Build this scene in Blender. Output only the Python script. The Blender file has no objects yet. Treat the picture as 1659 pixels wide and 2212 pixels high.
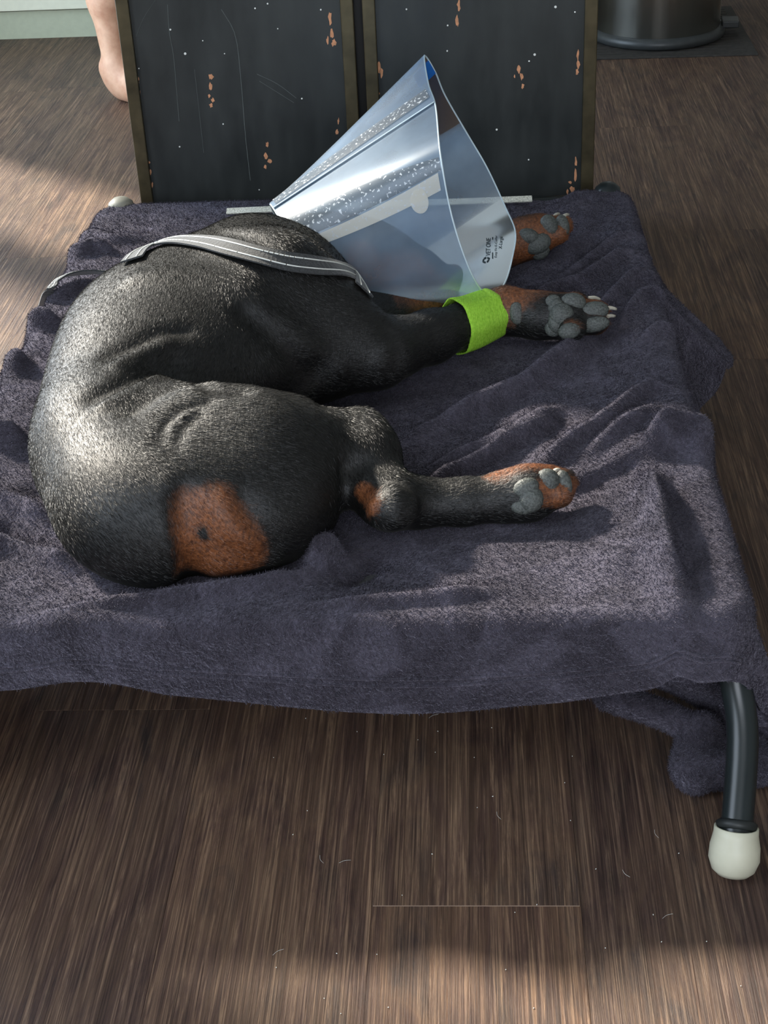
import bpy, bmesh, math, random
import numpy as np
from mathutils import Vector, Matrix
from mathutils.bvhtree import BVHTree

random.seed(7); rng = np.random.default_rng(7)
scene = bpy.context.scene
COL = scene.collection

# ------------------------------------------------------------------ camera
F, CX, CY, H = 3324.0, 829.5, 1106.0, 1.08
_D = np.array([281., 5508., F]); _D /= np.linalg.norm(_D)          # world down, in image axes
_Y = np.array([0, 0, 1.]) - _D * _D[2]; _Y /= np.linalg.norm(_Y)
_X = np.cross(_Y, _D)
if _X[0] < 0: _X = -_X
CAM = np.array([0, 0, H])
def ray(px, py):
    v = np.array([px - CX, py - CY, F]); return np.array([v @ _X, v @ _Y, -(v @ _D)])
def PZ(px, py, z):
    r = ray(px, py); return CAM + r * ((z - H) / r[2])
def PY(px, py, y):
    r = ray(px, py); return CAM + r * (y / r[1])
cam = bpy.data.cameras.new('camera'); camo = bpy.data.objects.new('camera', cam); COL.objects.link(camo)
cam.sensor_fit = 'VERTICAL'; cam.sensor_height = 36.0; cam.lens = F / 2212.0 * 36.0; cam.clip_start = 0.02
_r = [np.array([_X[i], _Y[i], -_D[i]]) for i in range(3)]
camo.matrix_world = Matrix(((_r[0][0], -_r[1][0], -_r[2][0], 0), (_r[0][1], -_r[1][1], -_r[2][1], 0),
                            (_r[0][2], -_r[1][2], -_r[2][2], H), (0, 0, 0, 1)))
scene.camera = camo

# ------------------------------------------------------------------ light
scene.view_settings.view_transform = 'Standard'; scene.view_settings.look = 'None'
scene.view_settings.gamma = 1.0; scene.view_settings.exposure = 0.0
scene.view_settings.use_curve_mapping = False
world = bpy.data.worlds.new('world'); scene.world = world; world.use_nodes = True
_bg = world.node_tree.nodes['Background']; _bg.inputs[0].default_value = (0.62, 0.78, 1.0, 1); _bg.inputs[1].default_value = 1.6
RA = math.radians(-4.0)                                             # the room and its planks stand 4 degrees off the view
RE1 = np.array([math.cos(RA), math.sin(RA), 0]); RE2 = np.array([-math.sin(RA), math.cos(RA), 0])
def room(x, y, z=0.0): return RE1 * x + RE2 * y + np.array([0, 0, z])
def light(name, kind, energy, color, loc, direction, size=1, size_y=1):
    l = bpy.data.lights.new(name, kind); l.energy = energy; l.color = color
    if kind == 'AREA': l.shape = 'RECTANGLE'; l.size = size; l.size_y = size_y
    o = bpy.data.objects.new(name, l); COL.objects.link(o); o.location = loc
    o.rotation_euler = Vector(direction).to_track_quat('-Z', 'Y').to_euler(); return o
SUN_DIR = np.array([0.62, -0.56, -0.54]); SUN_DIR /= np.linalg.norm(SUN_DIR)
sun = light('sun', 'SUN', 11.5, (1.0, 0.91, 0.77), (-4, 6, 4), SUN_DIR); sun.data.angle = math.radians(5.0)
# daylight standing in the window openings (see wall_left and wall_front)
light('window_daylight', 'AREA', 42, (0.66, 0.83, 1.0), room(-1.66, 3.05, 1.0), room(1, 0.0, -0.05), 1.7, 1.85)
light('window_daylight', 'AREA', 30, (0.78, 0.88, 1.0), room(-1.66, 0.2, 1.45), room(1, 0, -0.05), 1.5, 1.6)
light('window_daylight', 'AREA', 44, (0.88, 0.92, 1.0), room(0.1, -1.74, 1.5), room(0, 1, -0.1), 1.8, 1.4)

# ------------------------------------------------------------------ helpers
def srgb(r, g, b):
    f = lambda c: (c / 255 / 12.92) if c / 255 <= 0.04045 else ((c / 255 + 0.055) / 1.055) ** 2.4
    return (f(r), f(g), f(b), 1)
class NT:
    def __init__(s, name):
        s.m = bpy.data.materials.new(name); s.m.use_nodes = True; s.t = s.m.node_tree
        s.b = s.t.nodes['Principled BSDF']; s.out = s.t.nodes['Material Output']
    def n(s, typ, **kw):
        nd = s.t.nodes.new(typ)
        for k, v in kw.items():
            if k.startswith('i_'):
                key = k[2:]; key = int(key) if key.isdigit() else key
                nd.inputs[key].default_value = v
            else: setattr(nd, k, v)
        return nd
    def l(s, a, b): s.t.links.new(a, b)
    def set(s, **kw):
        for k, v in kw.items(): s.b.inputs[k.replace('_', ' ')].default_value = v
        return s
    def coord(s, scale=(1, 1, 1), kind='Object', rot=(0, 0, 0)):
        tc = s.n('ShaderNodeTexCoord'); mp = s.n('ShaderNodeMapping'); mp.inputs['Scale'].default_value = scale
        mp.inputs['Rotation'].default_value = rot
        s.l(tc.outputs[kind], mp.inputs[0]); return mp.outputs[0]
    def noise(s, vec, scale, detail=4, rough=0.55, dist=0.0):
        n = s.n('ShaderNodeTexNoise'); n.inputs['Scale'].default_value = scale; n.inputs['Detail'].default_value = detail
        n.inputs['Roughness'].default_value = rough; n.inputs['Distortion'].default_value = dist
        if vec is not None: s.l(vec, n.inputs['Vector'])
        return n.outputs['Fac']
    def ramp(s, fac, stops, interp='LINEAR'):
        r = s.n('ShaderNodeValToRGB'); r.color_ramp.interpolation = interp; e = r.color_ramp.elements
        while len(e) < len(stops): e.new(0.5)
        for el, (p, c) in zip(e, stops):
            el.position = p; el.color = c if len(c) == 4 else (*c, 1)
        s.l(fac, r.inputs[0]); return r.outputs[0]
    def mix(s, fac, a, b, mode='MIX'):
        m = s.n('ShaderNodeMix'); m.data_type = 'RGBA'; m.blend_type = mode
        for sock, v in ((m.inputs[0], fac), (m.inputs[6], a), (m.inputs[7], b)):
            if hasattr(v, 'links'): s.l(v, sock)
            elif isinstance(v, (int, float)): sock.default_value = v
            else: sock.default_value = v if len(v) == 4 else (*v, 1)
        return m.outputs[2]
    def math(s, op, a, b=0.0):
        m = s.n('ShaderNodeMath', operation=op)
        for i, v in enumerate((a, b)):
            if hasattr(v, 'links'): s.l(v, m.inputs[i])
            else: m.inputs[i].default_value = v
        return m.outputs[0]
    def bump(s, h, strength, dist=0.01, normal=None):
        b = s.n('ShaderNodeBump'); b.inputs['Strength'].default_value = strength; b.inputs['Distance'].default_value = dist
        s.l(h, b.inputs['Height'])
        if normal is not None: s.l(normal, b.inputs['Normal'])
        s.l(b.outputs[0], s.b.inputs['Normal']); return b.outputs[0]
    def color(s, c): s.l(c, s.b.inputs['Base Color'])
def plain(name, col, rough=0.5, metal=0.0, noise_amt=0.12, scale=60, bump=0.0):
    k = NT(name).set(Roughness=rough, Metallic=metal); v = k.coord()
    f = k.noise(v, scale, 3)
    lo = tuple(c * (1 - noise_amt) for c in col[:3]); hi = tuple(min(1, c * (1 + noise_amt)) for c in col[:3])
    k.color(k.ramp(f, [(0.3, lo), (0.7, hi)]))
    if bump: k.bump(f, bump, 0.002)
    return k.m

def mk(name, V, Fc, mat, parent=None, smooth=False):
    base = np.zeros(3)
    if parent is not None:
        p = parent
        while p is not None: base += np.array(p.location); p = p.parent
    me = bpy.data.meshes.new(name)
    V = np.asarray(V, float) - base
    me.from_pydata(V.tolist(), [], [list(map(int, f)) for f in Fc]); me.update()
    if mat is not None: me.materials.append(mat)
    if smooth: me.polygons.foreach_set('use_smooth', [True] * len(me.polygons))
    o = bpy.data.objects.new(name, me); COL.objects.link(o)
    if parent is not None: o.parent = parent
    return o
def thing(name, label, cat, loc, group=None):
    o = bpy.data.objects.new(name, None); COL.objects.link(o); o.location = Vector(loc); o.empty_display_size = 0.05
    o['label'] = label; o['category'] = cat
    if group: o['group'] = group
    return o
def tag(o, label, cat): o['label'] = label; o['category'] = cat; return o
def structure(o): o['kind'] = 'structure'; return o
def box_vf(c, ax, half, bev=0.0):
    """box at c with unit axes ax (3 vectors) and half sizes; bev chamfers all edges"""
    bm = bmesh.new(); bmesh.ops.create_cube(bm, size=2.0)
    for v in bm.verts: v.co = Vector((v.co.x * half[0], v.co.y * half[1], v.co.z * half[2]))
    if bev: bmesh.ops.bevel(bm, geom=bm.edges[:], offset=bev, segments=2, affect='EDGES', profile=0.5)
    A = np.array(ax).T
    V = [np.array(c) + A @ np.array(v.co) for v in bm.verts]; bm.verts.index_update()
    Fc = [[v.index for v in f.verts] for f in bm.faces]; bm.free(); return V, Fc
def join(*vfs):
    V, Fc = [], []
    for v, f in vfs:
        k = len(V); V += list(v); Fc += [[i + k for i in q] for q in f]
    return V, Fc
def smooth_path(pts, n):
    P = np.array(pts, float); k = len(P); out = []
    Q = np.vstack([2 * P[0] - P[1], P, 2 * P[-1] - P[-2]])
    for t in np.linspace(0, k - 1, n):
        i = min(int(t), k - 2); u = t - i; a, b, c, d = Q[i], Q[i + 1], Q[i + 2], Q[i + 3]
        out.append(0.5 * ((2 * b) + (c - a) * u + (2 * a - 5 * b + 4 * c - d) * u * u + (-a + 3 * b - 3 * c + d) * u ** 3))
    return np.array(out)
def tube_vf(path, rad, seg=16, caps=True):
    P = np.array(path, float); n = len(P); R = np.broadcast_to(np.asarray(rad, float), (n,))
    T = np.gradient(P, axis=0); T /= np.linalg.norm(T, axis=1)[:, None]
    up = np.array([0, 0, 1.]) if abs(T[0][2]) < 0.9 else np.array([1., 0, 0])
    V, Fc = [], []
    nrm = np.cross(T[0], up); nrm /= np.linalg.norm(nrm)
    for i in range(n):
        nrm = nrm - T[i] * (nrm @ T[i]); nrm /= np.linalg.norm(nrm); b = np.cross(T[i], nrm)
        for k in range(seg):
            a = 2 * math.pi * k / seg; V.append(P[i] + R[i] * (math.cos(a) * nrm + math.sin(a) * b))
    for i in range(n - 1):
        for k in range(seg):
            k2 = (k + 1) % seg; Fc.append([i * seg + k, i * seg + k2, (i + 1) * seg + k2, (i + 1) * seg + k])
    if caps: Fc += [list(range(seg))[::-1], [(n - 1) * seg + k for k in range(seg)]]
    return V, Fc
def lathe_vf(prof, c, seg=40, axis=None):
    """prof: list of (radius, height)"""
    V, Fc = [], []
    az = np.array([0, 0, 1.]) if axis is None else np.array(axis) / np.linalg.norm(axis)
    a1 = np.cross(az, [0, 1, 0.001]); a1 /= np.linalg.norm(a1); a2 = np.cross(az, a1)
    for r, h in prof:
        for k in range(seg):
            t = 2 * math.pi * k / seg; V.append(np.array(c) + az * h + r * (math.cos(t) * a1 + math.sin(t) * a2))
    for i in range(len(prof) - 1):
        for k in range(seg):
            k2 = (k + 1) % seg; Fc.append([i * seg + k, i * seg + k2, (i + 1) * seg + k2, (i + 1) * seg + k])
    Fc += [list(range(seg))[::-1], [(len(prof) - 1) * seg + k for k in range(seg)]]
    return V, Fc
def ribbon_vf(path, side, width, thick):
    """flat strap swept along path; side = unit width direction at each point"""
    P = np.array(path); n = len(P); S = np.array(side); T = np.gradient(P, axis=0); T /= np.linalg.norm(T, axis=1)[:, None]
    N = np.cross(T, S); N /= np.linalg.norm(N, axis=1)[:, None]
    V, Fc = [], []
    for i in range(n):
        for a, b in ((-1, -1), (1, -1), (1, 1), (-1, 1)): V.append(P[i] + S[i] * a * width / 2 + N[i] * b * thick / 2)
    for i in range(n - 1):
        for k in range(4):
            k2 = (k + 1) % 4; Fc.append([i * 4 + k, i * 4 + k2, (i + 1) * 4 + k2, (i + 1) * 4 + k])
    Fc += [[3, 2, 1, 0], [(n - 1) * 4 + k for k in range(4)]]
    return V, Fc
def blob_vf(c, ax, half, seg=14, rings=9, power=1.0):
    V, Fc = [], []; A = np.array(ax).T
    for i in range(rings + 1):
        ph = math.pi * i / rings
        for k in range(seg):
            t = 2 * math.pi * k / seg; s = math.sin(ph)
            V.append(np.array(c) + A @ np.array([half[0] * s * math.cos(t), half[1] * s * math.sin(t), half[2] * math.cos(ph)]))
    for i in range(rings):
        for k in range(seg):
            k2 = (k + 1) % seg; Fc.append([i * seg + k, (i + 1) * seg + k, (i + 1) * seg + k2, i * seg + k2])
    return V, Fc

# ------------------------------------------------------------------ implicit surfaces (for bodies)
class Field:
    def __init__(s, lo, hi, h):
        s.lo = np.array(lo, float); s.h = h; s.n = np.ceil((np.array(hi) - s.lo) / h).astype(int) + 1
        s.F = np.full(s.n, 0.5, np.float32)
    def block(s, lo, hi):
        a = np.clip(np.floor((lo - s.lo) / s.h).astype(int), 0, s.n - 1); b = np.clip(np.ceil((hi - s.lo) / s.h).astype(int) + 1, 1, s.n)
        sl = tuple(slice(x, y) for x, y in zip(a, b))
        g = np.meshgrid(*[s.lo[i] + s.h * np.arange(a[i], b[i]) for i in range(3)], indexing='ij')
        return sl, np.stack(g, -1)
    def smin(s, sl, d, k):
        A = s.F[sl]; hh = np.clip(0.5 + 0.5 * (A - d) / k, 0, 1); s.F[sl] = A * (1 - hh) + d * hh - k * hh * (1 - hh)
    def cone(s, a, b, ra, rb, k=0.03, squash=1.0):
        a, b = np.array(a, float), np.array(b, float); m = max(ra, rb) + k + 0.03
        sl, P = s.block(np.minimum(a, b) - m, np.maximum(a, b) + m)
        if 0 in P.shape: return
        q = P - a; ba = b - a
        t = np.clip((q @ ba) / (ba @ ba), 0, 1); r = q - t[..., None] * ba; r[..., 2] /= squash
        s.smin(sl, np.linalg.norm(r, axis=-1) - (ra + (rb - ra) * t), k)
    def chain(s, pts, k=0.03):
        for (a, ra), (b, rb) in zip(pts[:-1], pts[1:]): s.cone(a, b, ra, rb, k)
    def ell(s, c, rad, yaw=0.0, k=0.04, roll=0.0):
        c = np.array(c, float); rad = np.array(rad, float); m = rad.max() + k + 0.03
        sl, P = s.block(c - m, c + m)
        if 0 in P.shape: return
        q = P - c; ca, sa = math.cos(yaw), math.sin(yaw)
        x = q[..., 0] * ca + q[..., 1] * sa; y = -q[..., 0] * sa + q[..., 1] * ca; z = q[..., 2]
        if roll:
            cr, sr = math.cos(roll), math.sin(roll); y, z = y * cr + z * sr, -y * sr + z * cr
        p = np.stack([x, y, z], -1); k0 = np.linalg.norm(p / rad, axis=-1); k1 = np.linalg.norm(p / rad ** 2, axis=-1) + 1e-9
        s.smin(sl, k0 * (k0 - 1) / k1, k)
    def groove(s, pts, width, depth, zsc=0.5):
        """push the surface in (depth > 0) or out along a polyline"""
        pts = np.array(pts); m = width * 3
        sl, P = s.block(pts.min(0) - m, pts.max(0) + m)
        if 0 in P.shape: return
        d = np.full(P.shape[:3], 9.0)
        for a, b in zip(pts[:-1], pts[1:]):
            q = P - a; ba = b - a; t = np.clip((q @ ba) / (ba @ ba), 0, 1); r = q - t[..., None] * ba; r[..., 2] *= zsc
            d = np.minimum(d, np.linalg.norm(r, axis=-1))
        s.F[sl] += (depth * np.exp(-(d / width) ** 2)).astype(np.float32)
    def mesh(s, smooth=2):
        Fd = s.F; nx, ny, nz = Fd.shape; ins = Fd < 0
        cnt = np.zeros((nx - 1, ny - 1, nz - 1), np.int8)
        C = [(i, j, k) for i in (0, 1) for j in (0, 1) for k in (0, 1)]
        cut = lambda A, c: A[c[0]:nx - 1 + c[0], c[1]:ny - 1 + c[1], c[2]:nz - 1 + c[2]]
        for c in C: cnt += cut(ins, c)
        act = (cnt > 0) & (cnt < 8); idx = np.argwhere(act); S = np.zeros((len(idx), 3)); W = np.zeros(len(idx))
        for c in C:
            for ax in range(3):
                if c[ax] == 1: continue
                d = list(c); d[ax] = 1
                fa = Fd[idx[:, 0] + c[0], idx[:, 1] + c[1], idx[:, 2] + c[2]]; fb = Fd[idx[:, 0] + d[0], idx[:, 1] + d[1], idx[:, 2] + d[2]]
                m = (fa < 0) != (fb < 0); t = np.where(m, fa / np.where(fa - fb == 0, 1, fa - fb), 0)
                p = np.tile(np.array(c, float), (len(idx), 1)); p[:, ax] = t
                S += p * m[:, None]; W += m
        V = s.lo + s.h * (idx + S / W[:, None])
        ids = np.full(act.shape, -1, np.int64); ids[act] = np.arange(len(idx)); Q = []
        for ax in range(3):
            o1, o2 = [(1, 2), (2, 0), (0, 1)][ax]
            lo = [slice(1, -1)] * 3; lo[ax] = slice(0, -1); hi = [slice(1, -1)] * 3; hi[ax] = slice(1, None)
            A, B = ins[tuple(lo)], ins[tuple(hi)]
            e = np.argwhere(A != B); st = A[A != B]; e = e.copy()
            for o in (o1, o2): e[:, o] += 1
            def cell(d1, d2):
                q = e.copy(); q[:, o1] -= d1; q[:, o2] -= d2; return ids[q[:, 0], q[:, 1], q[:, 2]]
            q = np.stack([cell(1, 1), cell(0, 1), cell(0, 0), cell(1, 0)], 1); q[~st] = q[~st][:, ::-1]; Q.append(q)
        Q = np.concatenate(Q)
        for _ in range(smooth):
            A = np.zeros_like(V); N = np.zeros(len(V))
            for i in range(4):
                a, b = Q[:, i], Q[:, (i + 1) % 4]
                np.add.at(A, a, V[b]); np.add.at(A, b, V[a]); np.add.at(N, a, 1); np.add.at(N, b, 1)
            V = 0.4 * V + 0.6 * A / N[:, None]
        return V, Q

# ------------------------------------------------------------------ materials
def wood_floor():
    k = NT('plank_vinyl'); tc = k.n('ShaderNodeTexCoord'); oi = k.n('ShaderNodeObjectInfo')
    add = k.n('ShaderNodeVectorMath', operation='ADD'); sc = k.n('ShaderNodeVectorMath', operation='SCALE')
    cmb = k.n('ShaderNodeCombineXYZ')
    for i, m in enumerate((7.3, 23.7, 3.1)): k.l(k.math('MULTIPLY', oi.outputs['Random'], m), cmb.inputs[i])
    k.l(tc.outputs['Object'], add.inputs[0]); k.l(cmb.outputs[0], add.inputs[1]); v = add.outputs[0]
    def mp(scale):
        m = k.n('ShaderNodeMapping'); m.inputs['Scale'].default_value = scale; k.l(v, m.inputs[0]); return m.outputs[0]
    blotch = k.noise(mp((15, 4.0, 1)), 1.0, 5, 0.65, 1.2)
    grain = k.noise(mp((190, 4.6, 1)), 1.0, 7, 0.75, 1.3)
    fine = k.noise(mp((430, 3.4, 1)), 1.0, 3, 0.6, 0.9)
    c1 = k.ramp(blotch, [(0.28, srgb(50, 42, 42)), (0.42, srgb(94, 70, 64)), (0.55, srgb(122, 96, 78)), (0.7, srgb(70, 60, 60))])
    c2 = k.ramp(grain, [(0.34, srgb(34, 28, 26)), (0.5, srgb(90, 75, 65)), (0.64, srgb(168, 142, 116))])
    c = k.mix(0.55, c1, c2); c = k.mix(k.ramp(fine, [(0.42, (0, 0, 0)), (0.68, (0.55, 0.55, 0.55))]), c, srgb(36, 30, 28))
    tint = k.ramp(oi.outputs['Random'], [(0.0, (0.82, 0.80, 0.82)), (0.5, (1.0, 0.96, 0.93)), (1.0, (1.12, 1.02, 0.94))])
    k.color(k.mix(1.0, c, tint, 'MULTIPLY'))
    h = k.math('ADD', k.math('MULTIPLY', grain, 0.6), k.math('MULTIPLY', fine, 0.6))
    k.bump(h, 0.9, 0.0018)
    k.set(Roughness=0.5); k.b.inputs['Specular IOR Level'].default_value = 0.25
    return k.m
def fleece():
    k = NT('blanket_fleece'); v = k.coord()
    nap = k.noise(v, 11, 4, 0.62, 1.4); tuft = k.noise(v, 260, 3, 0.6, 1.2); tuft2 = k.noise(v, 95, 3, 0.6, 1.5)
    a = k.ramp(nap, [(0.38, srgb(56, 52, 60)), (0.52, srgb(70, 66, 76)), (0.60, srgb(84, 80, 92))])
    t = k.ramp(tuft, [(0.3, (0.55, 0.55, 0.55)), (0.65, (1.15, 1.15, 1.15))])
    k.color(k.mix(1.0, a, t, 'MULTIPLY'))
    h = k.math('ADD', k.math('MULTIPLY', tuft, 0.8), tuft2)
    k.bump(h, 0.9, 0.006)
    k.set(Roughness=0.95); k.b.inputs['Specular IOR Level'].default_value = 0.1
    k.b.inputs['Sheen Weight'].default_value = 0.55; k.b.inputs['Sheen Roughness'].default_value = 0.45
    k.b.inputs['Sheen Tint'].default_value = srgb(190, 186, 205)
    return k.m
def fur():
    k = NT('dog_coat'); v = k.coord((1, 1, 1)); at = k.n('ShaderNodeAttribute', attribute_name='tan')
    n1 = k.noise(k.coord((1.0, 0.45, 0.8)), 330, 3, 0.65, 0.5); n2 = k.noise(v, 40, 3, 0.6)
    blk = k.ramp(n1, [(0.35, srgb(5, 5, 5)), (0.7, srgb(22, 21, 20))])
    tan = k.ramp(n1, [(0.3, srgb(74, 40, 22)), (0.7, srgb(150, 92, 54))])
    e = k.math('ADD', at.outputs['Fac'], k.math('MULTIPLY', k.math('SUBTRACT', n2, 0.5), 0.7))
    f = k.ramp(e, [(0.30, (0, 0, 0)), (0.80, (1, 1, 1))])
    k.color(k.mix(f, blk, tan))
    k.bump(n1, 0.4, 0.002)
    k.set(Roughness=0.50); k.b.inputs['Specular IOR Level'].default_value = 0.6
    k.b.inputs['Sheen Weight'].default_value = 0.03; k.b.inputs['Sheen Roughness'].default_value = 0.35
    k.b.inputs['Sheen Tint'].default_value = srgb(200, 200, 180)
    return k.m
def pad_mat():
    k = NT('paw_pad_skin').set(Roughness=0.5); v = k.coord(); f = k.noise(v, 420, 3, 0.6)
    k.color(k.ramp(f, [(0.3, srgb(50, 53, 51)), (0.7, srgb(96, 100, 96))])); k.bump(f, 0.5, 0.002); return k.m
def cone_plastic():
    k = NT('clear_scuffed_plastic'); v = k.coord(); t = k.t
    tr = k.n('ShaderNodeBsdfTransparent'); tr.inputs[0].default_value = (0.90, 0.94, 0.97, 1)
    gl = k.n('ShaderNodeBsdfGlossy'); gl.inputs['Roughness'].default_value = 0.2; gl.inputs[0].default_value = (0.9, 0.95, 1, 1)
    df = k.n('ShaderNodeBsdfDiffuse'); df.inputs[0].default_value = (0.50, 0.70, 0.95, 1)
    tl = k.n('ShaderNodeBsdfTranslucent'); tl.inputs[0].default_value = (0.55, 0.74, 0.95, 1)
    m0 = k.n('ShaderNodeMixShader'); m0.inputs[0].default_value = 0.5; k.l(df.outputs[0], m0.inputs[1]); k.l(tl.outputs[0], m0.inputs[2])
    f = k.ramp(k.noise(v, 14, 3, 0.5), [(0.3, (0.30, 0.30, 0.30)), (0.75, (0.50, 0.50, 0.50))])
    m1 = k.n('ShaderNodeMixShader'); k.l(f, m1.inputs[0]); k.l(tr.outputs[0], m1.inputs[1]); k.l(m0.outputs[0], m1.inputs[2])
    fr = k.n('ShaderNodeFresnel'); fr.inputs[0].default_value = 1.55
    ff = k.math('ADD', k.math('MULTIPLY', fr.outputs[0], 1.0), 0.06)
    m2 = k.n('ShaderNodeMixShader'); k.l(ff, m2.inputs[0]); k.l(m1.outputs[0], m2.inputs[1]); k.l(gl.outputs[0], m2.inputs[2])
    k.l(m2.outputs[0], k.out.inputs[0]); return k.m
def panel_paint():
    k = NT('scuffed_black_paint').set(Roughness=0.38); v = k.coord((3, 1, 1)); f = k.noise(v, 5, 5, 0.6)
    g = k.noise(k.coord(), 160, 2)
    c = k.ramp(f, [(0.3, srgb(34, 38, 38)), (0.7, srgb(52, 56, 55))])
    k.color(k.mix(k.ramp(g, [(0.78, (0, 0, 0)), (0.84, (.6, .6, .6))]), c, srgb(90, 92, 90)))
    k.l(k.ramp(f, [(0.3, (0.34,) * 3), (0.7, (0.5,) * 3)]), k.b.inputs['Roughness']); return k.m
def webbing(name, c0, c1, scale=(1, 1, 1)):
    k = NT(name).set(Roughness=0.8); v = k.coord(scale); f = k.noise(v, 500, 2)
    k.color(k.ramp(f, [(0.35, c0), (0.65, c1)])); k.bump(f, 0.6, 0.001)
    k.b.inputs['Sheen Weight'].default_value = 0.3; return k.m
def bandage_mat():
    k = NT('green_cohesive_wrap').set(Roughness=0.75); v = k.coord((1, 1, 1)); n = k.noise(v, 300, 2)
    w = k.n('ShaderNodeTexWave', wave_type='BANDS', bands_direction='X'); w.inputs['Scale'].default_value = 190; w.inputs['Distortion'].default_value = 1.5
    k.l(v, w.inputs['Vector'])
    k.color(k.ramp(k.math('ADD', k.math('MULTIPLY', n, 0.6), k.math('MULTIPLY', w.outputs['Fac'], 0.4)), [(0.25, srgb(128, 196, 26)), (0.7, srgb(196, 252, 84))]))
    k.bump(w.outputs['Fac'], 0.6, 0.0015); return k.m
def steel():
    k = NT('brushed_steel').set(Metallic=1.0, Roughness=0.28); k.b.inputs['Base Color'].default_value = srgb(206, 202, 192)
    k.b.inputs['Anisotropic'].default_value = 0.95; k.b.inputs['Anisotropic Rotation'].default_value = 0.25
    tg = k.n('ShaderNodeTangent', direction_type='RADIAL', axis='Z'); k.l(tg.outputs[0], k.b.inputs['Tangent'])
    f = k.noise(k.coord((1, 1, .25)), 16, 2); k.bump(f, 0.18, 0.02); return k.m
def skin():
    k = NT('skin').set(Roughness=0.55); v = k.coord(); f = k.noise(v, 30, 4)
    k.color(k.ramp(f, [(0.3, srgb(196, 142, 112)), (0.7, srgb(226, 180, 148))])); k.b.inputs['Subsurface Weight'].default_value = 0.08
    k.bump(k.noise(v, 300, 2), 0.2, 0.001); return k.m
M = dict(floor=wood_floor(), fleece=fleece(), fur=fur(), pad=pad_mat(), cone=cone_plastic(), panel=panel_paint(), steel=steel(), skin=skin(),
         wrap=bandage_mat(), wall=plain('wall_paint', srgb(176, 172, 162), 0.8), ceil=plain('ceiling_paint', srgb(190, 188, 180), 0.85),
         under=plain('floor_underlay', srgb(30, 25, 23), 0.8), tube=plain('black_tube_enamel', srgb(30, 38, 40), 0.3, 0.0, 0.1, 30),
         sling=webbing('sling_fabric', srgb(24, 24, 26), srgb(44, 44, 46)),
         cap=plain('milky_rubber', srgb(206, 205, 184), 0.45, 0, 0.05, 40), capg=plain('grey_rubber', srgb(140, 136, 122), 0.5), joint=plain('plank_end_highlight', srgb(150, 128, 112), 0.6), collar=plain('black_rubber', srgb(34, 38, 38), 0.5),
         angle=plain('bare_angle_iron', srgb(84, 76, 56), 0.4, 0.55, 0.35, 25, 0.2), dark=plain('dark_gap_metal', srgb(22, 20, 18), 0.6),
         chip=plain('bare_wood_under_chipped_paint', srgb(214, 152, 112), 0.7, 0, 0.2, 120), scratch=plain('grey_scratch', srgb(98, 104, 102), 0.6),
         white=plain('white_cabinet_paint', srgb(232, 230, 206), 0.45, 0, 0.03), plinth=plain('plinth_laminate', srgb(186, 190, 164), 0.5, 0, 0.04),
         bindark=plain('bin_plastic', srgb(62, 64, 64), 0.38), mat=plain('mat_rubber', srgb(58, 54, 50), 0.75, 0, 0.3, 90),
         strap=webbing('grey_webbing', srgb(26, 27, 28), srgb(58, 60, 62)), stitch=plain('white_thread', srgb(232, 234, 228), 0.6),
         cord=webbing('white_webbing', srgb(176, 174, 160), srgb(232, 230, 216)), claw=plain('claw_horn', srgb(214, 208, 192), 0.35),
         blue=plain('blue_tape', srgb(36, 112, 200), 0.4), ink=plain('dark_ink', srgb(28, 46, 52), 0.6),
         edge=plain('cut_plastic_edge', srgb(214, 232, 240), 0.3, 0, 0.03))

# ------------------------------------------------------------------ the room
X0, X1, Y0, Y1, ZC = -1.7, 2.4, -1.8, 4.95, 2.5
def rbox(name, x0, x1, y0, y1, z0, z1, mat, parent=None, bev=0.0):
    V, Fc = box_vf(room((x0 + x1) / 2, (y0 + y1) / 2, (z0 + z1) / 2), (RE1, RE2, (0, 0, 1)), ((x1 - x0) / 2, (y1 - y0) / 2, (z1 - z0) / 2), bev)
    return mk(name, V, Fc, mat, parent)
floor = structure(rbox('floor', X0, X1, Y0, Y1, -0.03, -0.0045, M['under']))
# planks: 1.22 m x 0.196 m, end joints where the photograph shows them
PWD, PLN = 0.1985, 1.22
pl_mesh = None
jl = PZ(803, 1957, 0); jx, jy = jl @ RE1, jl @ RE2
j2 = PZ(1340, 275, 0); j2x, j2y = j2 @ RE1, j2 @ RE2
for i in range(-13, 14):
    xa = jx + i * PWD
    if xa + PWD < X0 + 0.02 or xa > X1 - 0.02: continue
    off = 0.0 if i == 0 else (j2y - jy) % PLN if i == round((j2x - jx) / PWD) else random.Random(i * 13 + 5).uniform(0.15, PLN - 0.15)
    for j in range(-4, 6):
        ya = jy + off + j * PLN
        if ya + PLN < Y0 or ya > Y1: continue
        if pl_mesh is None:
            V, Fc = box_vf((0, 0, -0.0025), ((1, 0, 0), (0, 1, 0), (0, 0, 1)), (PWD / 2 - 0.00012, PLN / 2 - 0.0003, 0.0025), 0.0003)
            p = mk('plank', V, Fc, M['floor'], floor); pl_mesh = p.data
        else:
            p = bpy.data.objects.new('plank', pl_mesh); COL.objects.link(p); p.parent = floor
        p.location = Vector(room(xa + PWD / 2, ya + PLN / 2, 0)); p.rotation_euler = (0, 0, RA)
rbox('joint_highlight', jx + .001, jx + PWD - .001, jy - .0005, jy + .0005, -.004, .0002, M['joint'], floor)  # added strip; its pale colour paints the light caught along this plank end
structure(rbox('ceiling', X0, X1, Y0, Y1, ZC, ZC + 0.05, M['ceil']))
structure(rbox('wall_back', X0, X1, Y1, Y1 + 0.1, 0, ZC, M['wall']))
structure(rbox('wall_right', X1, X1 + 0.1, Y0, Y1, 0, ZC, M['wall']))
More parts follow.
